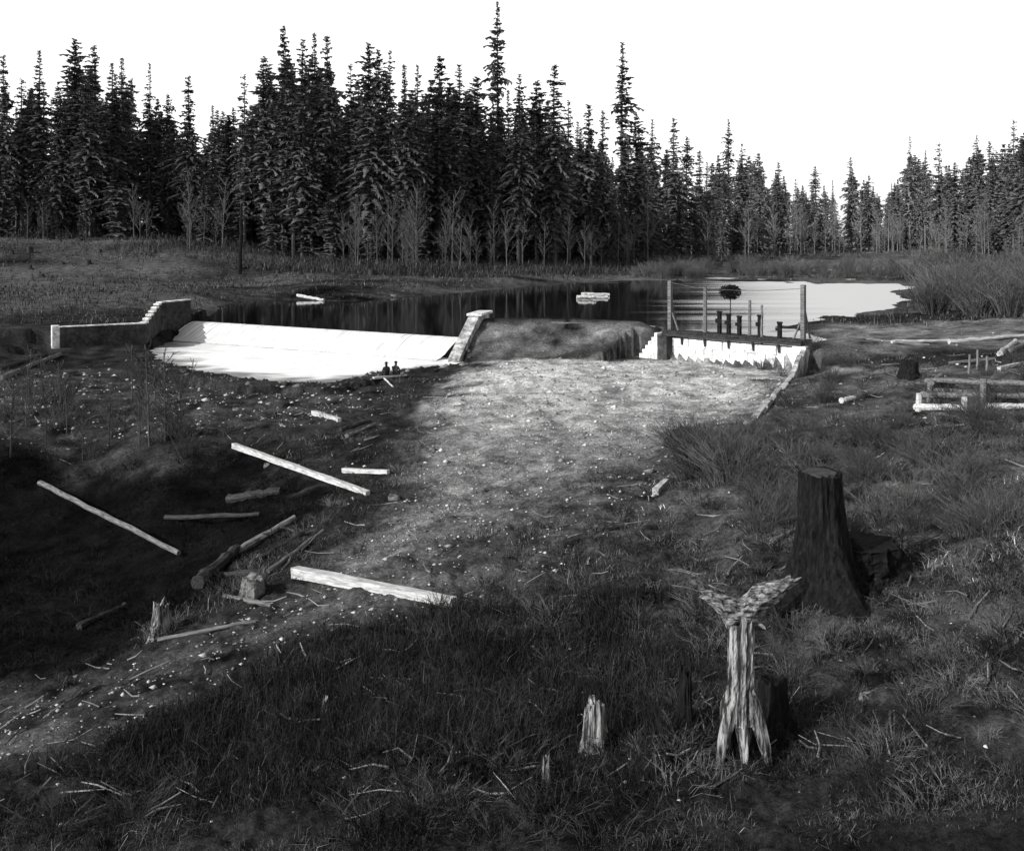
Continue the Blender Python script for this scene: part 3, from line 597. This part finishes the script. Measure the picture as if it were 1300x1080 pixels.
def alder(seed, H=14., n0=16, th_=1.):
    r_ = random.Random(seed); mb = MB(); tm = MB()
    ln = Vector((r_.uniform(-.05,.05), r_.uniform(-.05,.05), 0))*H; tm.tube([Vector((0,0,-.6)), Vector((0,0,H*.5))+ln*.4, Vector((0,0,H))+ln], [.15*th_,.09*th_,.02], 5)
    for i in range(n0):
        t = .22+.75*i/n0; base = Vector((0,0,H*t))+ln*t*t; th = r_.uniform(0,6.28); l = H*.32*(1-t*.55)*r_.uniform(.6,1.2)
        d = Vector((math.cos(th)*.6, math.sin(th)*.6, r_.uniform(.6,1.0))).normalized(); mid = base+d*l*.5+Vector((0,0,-.007*H)); end = base+d*l+Vector((0,0,.1*l))
        mb.tube([base, mid, end], [.05*th_,.035*th_,.014], 3, cap=False)
        for q in range(6):
            s0 = base.lerp(end, r_.uniform(.25,.95)); d2 = (d+Vector((r_.uniform(-.7,.7), r_.uniform(-.7,.7), r_.uniform(-.1,.7)))).normalized(); l2 = l*r_.uniform(.2,.5)
            e2 = s0+d2*l2; mb.tube([s0, e2], [.026*th_,.012], 3, cap=False)
            for w_ in range(2):
                s1 = s0.lerp(e2, r_.uniform(.3,.9)); mb.tube([s1, s1+(d2+Vector((r_.uniform(-.8,.8), r_.uniform(-.8,.8), r_.uniform(-.2,.6))))*l2*.4], [.018*th_,.008], 3, cap=False)
    return mb, tm
aprot = [alder(300+i, n0=14+2*i) for i in range(4)]+[alder(350, 4.5, 14, .4), alder(351, 4.5, 12, .4)]
def interp(x, tab): return float(np.interp(x, [a for a, _ in tab], [b for _, b in tab]))
DY = [(-400,215),(0,212),(200,216),(330,214),(450,202),(600,205),(700,222),(800,262),(900,335),(1000,470),(1150,520),(1230,400),(1300,320),(1700,260)]
tops = [(5,68,0),(28,98,3),(50,62,1),(73,108,2),(95,47,2),(120,55,7),(142,78,1),(155,72,4),(190,78,5),(213,118,2),(240,95,0),(270,132,1),(310,92,3),(335,70,2),(360,30,7),(385,48,8),(399,40,4),(416,42,10),(445,78,3),(468,52,2),(480,60,7),(495,62,5),(513,80,1),(530,80,9),(558,68,7),(583,80,4),(605,95,2),(632,0,6),(660,92,8),(682,100,2),(704,80,0),(722,125,3),(748,130,10),(765,138,7),(790,52,6),(808,145,2),(828,150,4),(855,148,0),(872,172,2),(888,190,7),(925,150,6),(942,180,3),(963,193,2),(988,205,0),(1010,226,3),(1035,210,2),(1057,228,1),(1080,198,7),(1103,222,0),(1132,232,1),(1155,172,5),(1175,190,6),(1192,180,3),(1212,205,2),(1240,170,8),(1256,178,7),(1287,150,3),(1302,165,2)]
LBL = {632:'tallest thin fir rising to the top edge above the centre of the tree line',790:'lone tall narrow fir with ragged crown right of the tallest one',360:'tall full fir in the dark cluster above the bare trunk',95:'tallest fir of the stand on the left bank',
 190:'open crowned fir with clumped tiers standing apart in the left stand',240:'small pointed fir left of the sky gap on the left bank',468:'broad pointed fir just right of the sky notch',704:'pointed full fir between the two tallest thin ones',
 925:'thin spire fir standing above the receding tree line behind the gate',1080:'single pointed fir above the low distant trees at right',1155:'gappy crowned fir rising over the far right shore',1287:'ragged tall conifer near the right edge of the tree line',310:'slender fir standing before the sky gap beside the bare trunk',
 558:'narrow dense fir midway between the sky notch and the tallest tree',5:'dark fir at the extreme left edge of the forest',855:'even crowned fir where the tree line starts to drop to the right'}
def region(px):
    if px < 280: return 'dark conifer in the forest stand on the left cut bank', 'conifers on the left bank'
    if px < 460: return 'dark conifer in the crowded cluster left of the sky notch', 'conifers left of the sky notch'
    if px < 720: return 'dark conifer in the dense wood behind the middle of the pond', 'conifers behind the middle of the pond'
    if px < 900: return 'dark conifer where the shore recedes behind the sluice gate', 'conifers on the receding shore'
    if px < 1120: return 'small grey conifer in the distant wood behind the flats', 'distant conifers behind the flats'
    return 'grey conifer in the wood beyond the thicket on the right', 'conifers at the right'
base_roots = {}
def put_tree(plist, key, px, Y, h, H0, names, label, cat, group, mats, xy=1.):
    X = (px-650)*Y/F; z = gz(X, Y); s = h/H0; rz = rnd.uniform(0, 6.28); sxy = s*xy
    if (names[0], key) not in base_roots:
        cm, tm = plist[key]; t = thing(names[0], label, cat, (X,Y,z), rz, group); t.scale = (sxy,sxy,s)
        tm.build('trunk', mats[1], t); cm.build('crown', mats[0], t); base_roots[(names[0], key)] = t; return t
    return dup(base_roots[(names[0], key)], (X,Y,z), rz, (sxy,sxy,s), label, group)
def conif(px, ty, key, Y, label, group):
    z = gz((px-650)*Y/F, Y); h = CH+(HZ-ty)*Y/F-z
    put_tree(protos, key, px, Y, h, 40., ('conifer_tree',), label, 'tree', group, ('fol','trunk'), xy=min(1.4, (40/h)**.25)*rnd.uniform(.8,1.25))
for px, ty, key in tops:
    Y = interp(px, DY)*rnd.uniform(1.0,1.08); lb, gp = region(px)
    if px in LBL: conif(px, ty, key, Y, LBL[px], None)
    else: conif(px, ty, key, Y, lb, gp)
SIL = [(a, b) for a, b, _ in tops if a not in (632,790,925)]
SIL = [(-400,90)]+SIL+[(1700,120)]
for i in range(130):
    px = rnd.uniform(-330,1620) if i % 4 == 0 else rnd.uniform(-60,1340); Y = interp(px, DY)*rnd.uniform(.99,1.28); ty = interp(px, SIL)+abs(rnd.gauss(0,1))*50*(1 if px < 900 else .5)+16
    lb, gp = region(px); conif(px, min(ty, 262), rnd.randrange(11), Y, lb, gp)
for px, ty in ((283,140),(296,135),(427,150),(433,160),(276,138),(290,150)):
    lb, gp = region(px); conif(px, ty, rnd.choice([0,2,7]), interp(px, DY)*rnd.uniform(1.15,1.3), lb, gp)
def arr(mb): return np.array([tuple(v) for v in mb.v]), np.array([f for f in mb.f if len(f) == 3])
PA = [arr(conifer(500+i, W=6.8, t0=.02, tiers=40, dens=.5, fat=1.9)[0]) for i in range(4)]
def mass(n, py0, py1, fn, name, label, cat, m_='fol'):
    Vs = []; Fs = []; off = 0
    for i in range(n):
        px = rnd.uniform(-450,1750); Y = interp(px, DY)*rnd.uniform(py0, py1); X = (px-650)*Y/F; h, wf = fn(px, Y, X)
        v, f = PA[rnd.randrange(4)]; s = h/40; th = rnd.uniform(0,6.28); c_, s_ = math.cos(th)*s*wf, math.sin(th)*s*wf
        Vs.append(np.stack([v[:,0]*c_-v[:,1]*s_+X, v[:,0]*s_+v[:,1]*c_+Y, v[:,2]*s+gz(X,Y)], 1)); Fs.append(f+off); off += len(v)
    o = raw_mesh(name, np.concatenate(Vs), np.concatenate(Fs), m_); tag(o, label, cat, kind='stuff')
def fn_far(px, Y, X):
    ty = interp(px, SIL)+rnd.uniform(26,92)*(1 if px < 900 else .35)
    return max(12, CH+(HZ-ty)*Y/F-gz(X,Y)), 1.
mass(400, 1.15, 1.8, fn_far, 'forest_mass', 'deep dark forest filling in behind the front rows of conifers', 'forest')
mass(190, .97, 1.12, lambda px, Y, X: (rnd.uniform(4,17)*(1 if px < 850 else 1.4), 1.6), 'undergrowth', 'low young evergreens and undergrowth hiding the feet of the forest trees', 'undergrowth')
for i in range(125):
    px = rnd.choice([rnd.uniform(-100,300), rnd.uniform(430,660), rnd.uniform(640,1000), rnd.uniform(900,1260), rnd.uniform(980,1320)])
    Y = interp(px, DY)*rnd.uniform(.90,1.0); h = rnd.uniform(6,16) if px < 800 else rnd.uniform(12,24)
    if px < 350: lb, gp = 'slender bare alder among the conifers on the left bank', 'bare alders on the left bank'
    elif px < 700: lb, gp = 'grey leafless alder at the foot of the wood behind the pond', 'bare alders behind the pond'
    elif px < 950: lb, gp = 'leafless alder along the receding shore behind the gate', 'bare alders on the receding shore'
    else: lb, gp = 'pale leafless alder on the far right shore', 'bare alders on the far right shore'
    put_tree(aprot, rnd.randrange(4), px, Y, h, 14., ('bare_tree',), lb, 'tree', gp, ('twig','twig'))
sap = [(190,566,4.8),(176,562,3.6),(210,560,4.2)]+[(rnd.uniform(-40,270), rnd.uniform(505,590), rnd.uniform(1.8,3.6)) for _ in range(26)]
for i, (px, py, h) in enumerate(sap):
    s = G(px, py); big = i < 3
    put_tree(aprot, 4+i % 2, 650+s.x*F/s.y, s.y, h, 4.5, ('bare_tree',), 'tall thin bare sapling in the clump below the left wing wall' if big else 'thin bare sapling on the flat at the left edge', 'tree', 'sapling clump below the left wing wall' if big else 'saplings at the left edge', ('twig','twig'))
def shrub(seed, H=2.5, n=45, spread=.55, r0=.02):
    r_ = random.Random(seed); mb = MB()
    for i in range(n):
        th = r_.uniform(0,6.28); sp = r_.uniform(0,spread); h = H*r_.uniform(.4,1.05); b0 = Vector((math.cos(th), math.sin(th), 0))*r_.uniform(0,.3*H*spread)
        d = Vector((math.cos(th)*sp, math.sin(th)*sp, 1)).normalized(); bend = Vector((r_.uniform(-.1,.1), r_.uniform(-.1,.1), 0))*h; mid = b0+d*h*.5+bend; end = b0+d*h+Vector((math.cos(th)*sp*h*.2, math.sin(th)*sp*h*.2, -.08*h))
        mb.tube([b0-Vector((0,0,.15)), mid, end], [r0,r0*.7,r0*.3], 3, cap=False)
        for q in range(5):
            s0 = mid.lerp(end, r_.uniform(-.4,.9)); l = h*r_.uniform(.12,.3); d2 = (d+Vector((r_.uniform(-.9,.9), r_.uniform(-.9,.9), r_.uniform(-.3,.3)))).normalized()
            mb.tube([s0, s0+d2*l], [r0*.55,r0*.25], 3, cap=False)
    return mb
KINDS = {'f': ([shrub(400+i, 2.5, 36, .6, .016) for i in range(3)], 2.5), 'd': ([shrub(410+i, 1.3, 80, 1.2, .012) for i in range(3)], 1.3), 't': ([shrub(420+i, 5, 70, .75, .045) for i in range(3)], 5.)}
shm = {}
def put_shrub(kind, k, px, py, h, label, group, m_, cat='shrub', name='bare_shrub'):
    s = G(px, py); key = (kind, k, m_)
    if key not in shm:
        o = KINDS[kind][0][k].build(name, m_); shm[key] = o
    else:
        o = shm[key].copy(); COL.objects.link(o)
        if 'group' in o: del o['group']
    H0 = KINDS[kind][1]; o.location = s; o.scale = (h/H0*rnd.uniform(.9,1.3),)*2+(h/H0,); o.rotation_euler = (0,0,rnd.uniform(0,6.28)); tag(o, label, cat, group)
for i in range(60):
    px = rnd.uniform(1172,1430); py = rnd.uniform(344,402)
    put_shrub('t', rnd.randrange(3), px, py, rnd.uniform(3.0,4.8)*(1+(402-py)/90), 'grey leafless willow in the thicket beside the bright pond at right', 'willow thicket at the right of the pond', 'twigl')
for i in range(20):
    put_shrub('f', rnd.randrange(3), rnd.uniform(-60,260), rnd.uniform(500,600), rnd.uniform(1.0,2.2), 'thin bare shrub on the flat at the left edge', 'bare shrubs at the left edge', 'twig')
for i in range(22):
    put_shrub('d', rnd.randrange(3), rnd.uniform(855,945), rnd.uniform(560,615), rnd.uniform(.9,1.9), 'tangled leafless bush in the clump right of the gravel', 'bushes right of the gravel', 'twig')
for i in range(110):
    put_shrub('d', rnd.randrange(3), rnd.uniform(950,1330), rnd.uniform(462,680), rnd.uniform(.5,1.2), 'low tangled bush on the upper right hillside', 'bushes on the upper right hillside', 'twig')
for i in range(90):
    put_shrub('t', rnd.randrange(3), rnd.uniform(800,1190), rnd.uniform(336,354), rnd.uniform(1.8,4.5), 'bare brush on the marshy bank behind the bright pond', 'brush on the marshy bank behind the pond', 'twig')
s = Vector(((927-650)*79/F, 79, 1.0)); t = thing('round_bush', 'small dark round crowned bush on a thin stem behind the sluice gate', 'bush', s)
mb = MB(); mb.tube([(0,0,-.3),(.02,0,3.4)], [.06,.04], 6); mb.build('trunk', 'darkw', t); mb = MB(); r_ = random.Random(3)
for i in range(1600):
    v = Vector((r_.gauss(0,1), r_.gauss(0,1), r_.gauss(0,1))).normalized()*r_.random()**.4; c0 = Vector((v.x*.9, v.y*.9, 3.85+v.z*.62)); d = [Vector((r_.uniform(-.11,.11), r_.uniform(-.11,.11), r_.uniform(-.11,.11))) for _ in range(3)]
    mb.tri(c0+d[0], c0+d[1], c0+d[2])
mb.build('crown', 'char', t)
for i in range(34):
    px = rnd.uniform(880,1190); py = rnd.uniform(331,347); s = G(px, py); r = rnd.uniform(.35,.6)
    if i == 0: fs = stump_mb(1,1.4,1.6,4,77,.1,sides=12,rings=5).build('tree_stump', 'midw'); o = fs
    else: o = fs.copy(); COL.objects.link(o)
    o.location = s; o.scale = (r,r,r*rnd.uniform(.8,1.8)); tag(o, 'small weathered stump on the far flats beyond the pond', 'stump', 'stumps on the far flats')
for i in range(20):
    px = rnd.uniform(10,600); py = rnd.uniform(312,360); s = G(px, py); r = rnd.uniform(.25,.5)
    if i == 0: fd = stump_mb(1,1.4,1.6,4,78,.1,sides=12,rings=5).build('tree_stump', 'darkw'); o = fd
    else: o = fd.copy(); COL.objects.link(o)
    o.location = s; o.scale = (r,r,r*rnd.uniform(.6,1.5)); o.rotation_euler = (0,0,rnd.uniform(0,6)); tag(o, 'small dark stump on the cleared bank at left below the trees', 'stump', 'stumps on the left bank')

# ---------------------------------------------------------------- ground cover
def scatter(n, px0, px1, py0, py1):
    Ya = 8.5*F/(py1-HZ); Yb = 8.5*F/(py0-HZ); Y = np.exp(rng.uniform(math.log(Ya), math.log(Yb), n)); u = rng.uniform((px0-650)/F, (px1-650)/F, n); return u*Y, Y
def blades(name, X, Y, h, w_, alb, m_, label, cat, lean=.35, per=6, spread=.12):
    n = len(X); X = np.repeat(X, per)+rng.normal(0, spread, n*per); Y = np.repeat(Y, per)+rng.normal(0, spread, n*per); h = np.repeat(h, per)*rng.uniform(.35,1.2,n*per); w_ = np.repeat(w_, per); alb = np.repeat(alb, per)*rng.uniform(.5,1.6,n*per)
    Z = zfun(X, Y)-.03; N_ = len(X); th = rng.uniform(0,6.28,N_); lx = rng.normal(0,1,N_)*lean*h; ly = rng.normal(0,1,N_)*lean*h; dx = np.cos(th)*w_; dy = np.sin(th)*w_
    mx = lx*.3+rng.normal(0,.09,N_)*h; my = ly*.3+rng.normal(0,.09,N_)*h; hz = h*(1-.5*np.minimum(1.2,(lx**2+ly**2)/(h*h+1e-6)))
    V = np.stack([np.stack([X-dx,Y-dy,Z],1), np.stack([X+dx,Y+dy,Z],1), np.stack([X+mx-dx*.7,Y+my-dy*.7,Z+h*.6],1), np.stack([X+mx+dx*.7,Y+my+dy*.7,Z+h*.6],1), np.stack([X+lx,Y+ly,Z+hz],1)], 1).reshape(-1,3)
    Fc = (np.array([[0,1,3],[0,3,2],[2,3,4]])[None]+np.arange(N_)[:,None,None]*5).reshape(-1,3); o = raw_mesh(name, V, Fc, m_, np.repeat(alb,5)); tag(o, label, cat, kind='stuff'); return o
X, Y = scatter(44000, -120, 1420, 470, 1150)
sg = np.minimum(sdist(GRAVEL, X, Y), sdist(PATH, X, Y)); sc_ = sdist(POOL, X, Y); se = sdist(CRK, X, Y); sh_ = sdist(HILL, X, Y); sa_ = sdist(APRON, X, Y)
tall = 1-sstep(-.4,.8, sdist(TALL, X, Y)+fbm(X,Y,3)*1.5)
dn = fbm(X*.5+8, Y*.5, 3); dn2 = fbm(X*1.4+3, Y*1.4, 3)
keep = (sg > .2+dn) & (sc_ > 1.2) & ((se > 0) | (rng.random(len(X)) < .2)) & ((sa_ > 0) | (dn > .06)) & ((dn+dn2*.8 > -.12) | (tall > .5)) & ~((Y > 58) & (X > 6) & (X < 21))
X, Y, tall, dn, dn2, sh_ = X[keep], Y[keep], tall[keep], dn[keep], dn2[keep], sh_[keep]
h = (.08+.32*np.clip(dn+dn2*.6,0,.5)*2)*(1-tall)+tall*.5; h *= rng.uniform(.5,1.3,len(X))
al = (.022+.10*np.clip(dn2+.05,0,.5)*2)*(1-tall)+tall*.018; al = np.where(sh_ < 0, al*1.7+.015, al); hol = sdist(HOLLOW,X,Y) < .5; al[hol] *= .12; al *= np.where(rng.random(len(X)) < .06, 3.0, 1)  # grass in the hollow darkened too, shade painted into its albedo
blades('dry_grass', X, Y, h, np.maximum(.004, Y*.00035), al, 'grass', 'dry wiry grass covering the foreground slopes', 'grass', lean=np.repeat(.85-.35*tall, 6), spread=.17)
def arr3(mb):
    f = []
    for q in mb.f: f += [(q[0],q[1],q[2]),(q[0],q[2],q[3])] if len(q) == 4 else [tuple(q[:3])]
    return np.array([tuple(v) for v in mb.v]), np.array(f)
SA = [arr3(shrub(600+i, .55, 26, 1.8, .007)) for i in range(5)]
X, Y = scatter(2600, -100, 1400, 500, 1120); sg = np.minimum(sdist(GRAVEL, X, Y), sdist(PATH, X, Y)); pk = fbm(X*.3+70, Y*.3, 3); k = (sg > .5) & (pk > -.1); X, Y = X[k][:1450], Y[k][:1450]; Z = zfun(X, Y); hl = sdist(HOLLOW, X, Y)
Vs = []; Fs = []; Al = []; off = 0
for x, y, z, h_ in zip(X, Y, Z, hl):
    v, f = SA[rnd.randrange(5)]; s = rnd.uniform(.5,1.25); th = rnd.uniform(0,6.28); c_, s_ = math.cos(th)*s, math.sin(th)*s
    Vs.append(np.stack([v[:,0]*c_-v[:,1]*s_+x, v[:,0]*s_+v[:,1]*c_+y, v[:,2]*s*.75+z], 1)); Fs.append(f+off); off += len(v); Al.append(np.full(len(v), rnd.choice([.01,.016,.03,.06,.10,.13])*(.2 if h_ < .5 else 1)*(.5 if x < 2 and y < 22 else 1)))  # weeds in the hollow also carry its painted shade
o = raw_mesh('tangled_weeds', np.concatenate(Vs), np.concatenate(Fs), 'grass', np.concatenate(Al)); tag(o, 'dark tangled weeds and bracken over the near slopes', 'weeds', kind='stuff')
px = rng.uniform(-300,1600,13000); Y = np.array([interp(p, DY) for p in px])*rng.uniform(.84,1.04,len(px)); X = (px-650)*Y/F; z = zfun(X,Y); bn = fbm(X*.06, Y*.06, 3); k = (z > 1.55) & ((px > 380) | (rng.random(len(px)) < .3)) & (bn > -.12)
X, Y, bn = X[k], Y[k], bn[k]
blades('shoreline_brush', X, Y, rng.uniform(.5,1,len(X))*(.6+8*np.clip(bn+.12,0,.4)), Y*.0003, .02+.05*rng.random(len(X))+np.clip((Y-250)/400,0,1)*.08, 'grass', 'low leafless brush along the edge of the forest', 'brush', lean=.6, per=6, spread=1.6)  # distance haze added to the brush albedo as well
px = rng.uniform(-300,1600,9000); Y = 150*np.exp(rng.uniform(-.6,.35,len(px))); X = (px-650)*Y/F; z = zfun(X,Y); k = (z > 1.55); X, Y = X[k], Y[k]
blades('bank_scrub', X, Y, rng.uniform(.15,.8,len(X)), Y*.0004, .02+.10*rng.random(len(X))**2, 'grass', 'low scrub over the shore and cut bank', 'scrub', lean=.8, per=5, spread=.8)
octv = np.array([(1,0,0),(-1,0,0),(0,1,0),(0,-1,0),(0,0,1),(0,0,-1)], float); octf = np.array([(0,2,4),(2,1,4),(1,3,4),(3,0,4),(2,0,5),(1,2,5),(3,1,5),(0,3,5)])
X, Y = scatter(36000, -60, 1350, 448, 1050)
sg = sdist(GRAVEL,X,Y); sp = np.minimum(sdist(PATH,X,Y), sdist(APRON,X,Y)); se = sdist(CRK,X,Y); s4 = sdist(POOL,X,Y); pr_ = np.where(sg < .3, .8, np.where(sp < 0, .4, np.where((se < 0) | (s4 < 3), .35, .02)))
k = (rng.random(len(X)) < pr_) & (s4 > .1) & (sdist(HOLLOW,X,Y) > 0); X, Y = X[k], Y[k]; sg = sg[k]; s4 = s4[k]; n = len(X)
r = np.exp(rng.normal(-3.5,.5,n))*np.where(sg < 0, 1, 1.3)*np.clip(Y/35,.6,1.8)*np.where(s4 < 3, 1.6, 1); r = np.clip(r,.012,.3)
V = octv[None]*rng.uniform(.6,1.4,(n,6,1))*np.stack([r,r*rng.uniform(.6,1.2,n),r*.6],1)[:,None,:]; V[:,:,0] += X[:,None]; V[:,:,1] += Y[:,None]; V[:,:,2] += (zfun(X,Y)+r*.15)[:,None]
Fc = (octf[None]+np.arange(n)[:,None,None]*6).reshape(-1,3); al = rng.uniform(.08,.5,n)*np.where(s4 < 3, .3, 1); al = np.repeat(al,6)
o = raw_mesh('gravel_stones', V.reshape(-1,3), Fc, 'rock', al); tag(o, 'loose stones and cobbles over the gravel channel and flats', 'stones', kind='stuff')
mb = MB(); X, Y = scatter(520, -60, 1350, 480, 1050); sg = sdist(GRAVEL,X,Y); hh = sdist(HOLLOW,X,Y)
for x, y, g_, h_ in zip(X, Y, sg, hh):
    if g_ < -.3 or h_ < 0: continue
    l = rnd.uniform(.15,.7)*(1+y/60); th = rnd.uniform(0,3.14); x2 = x+math.cos(th)*l; y2 = y+math.sin(th)*l; r = rnd.uniform(.006,.018)*(1+y/40); xm = (x+x2)/2+rnd.uniform(-.1,.1)*l; ym = (y+y2)/2+rnd.uniform(-.1,.1)*l
    mb.tube([(x,y,gz(x,y)+.03),(xm,ym,gz(xm,ym)+.06),(x2,y2,gz(x2,y2)+.04+rnd.uniform(0,.15))], [r,r*.9,r*.5], 4)
o = mb.build('scattered_sticks', mat('stick_wood', .02, .25, nscale=.8, coord='World', bump=0)); tag(o, 'broken sticks and branches strewn over the slopes', 'sticks', kind='stuff')

# ---------------------------------------------------------------- light, sky, camera
el = R(30); sd = Vector((-.84*math.cos(el), -.54*math.cos(el), math.sin(el)))
su = bpy.data.lights.new('sun', 'SUN'); su.energy = 4.6; su.angle = R(.5); su.color = (1,.995,.985); so = bpy.data.objects.new('sun', su); COL.objects.link(so); so.rotation_euler = sd.to_track_quat('Z','Y').to_euler()
wd = bpy.data.worlds.new('World'); scene.world = wd; wd.use_nodes = True; nt = wd.node_tree; bg = nt.nodes['Background']; L = nt.links
sk = nt.nodes.new('ShaderNodeTexSky'); sk.sky_type = 'NISHITA'; sk.sun_disc = False; sk.sun_elevation = el; sk.sun_rotation = math.atan2(sd.x, sd.y) % (2*math.pi); sk.dust_density = 3
bw = nt.nodes.new('ShaderNodeRGBToBW'); L.new(sk.outputs[0], bw.inputs[0])
tc = nt.nodes.new('ShaderNodeTexCoord'); sx = nt.nodes.new('ShaderNodeSeparateXYZ'); L.new(tc.outputs['Generated'], sx.inputs[0])
hz = nt.nodes.new('ShaderNodeMapRange'); hz.interpolation_type = 'SMOOTHSTEP'; hz.inputs['From Min'].default_value = .2; hz.inputs['From Max'].default_value = .55; hz.inputs['To Min'].default_value = 6.6; hz.inputs['To Max'].default_value = 0; L.new(sx.outputs['Z'], hz.inputs['Value'])
ad = nt.nodes.new('ShaderNodeMath'); ad.operation = 'ADD'; L.new(bw.outputs[0], ad.inputs[0]); L.new(hz.outputs[0], ad.inputs[1]); L.new(ad.outputs[0], bg.inputs['Color']); bg.inputs['Strength'].default_value = .13
cam = bpy.data.cameras.new('camera'); co = bpy.data.objects.new('camera', cam); COL.objects.link(co); co.location = (0,0,CH); co.rotation_euler = (R(90),0,0)
cam.sensor_fit = 'HORIZONTAL'; cam.sensor_width = 36; cam.lens = 36*F/1300; cam.shift_y = -(540-HZ)/1300; cam.clip_end = 6000; cam.clip_start = .1
scene.camera = co
scene.view_settings.view_transform = 'Standard'; scene.view_settings.look = 'None'; scene.view_settings.exposure = 0
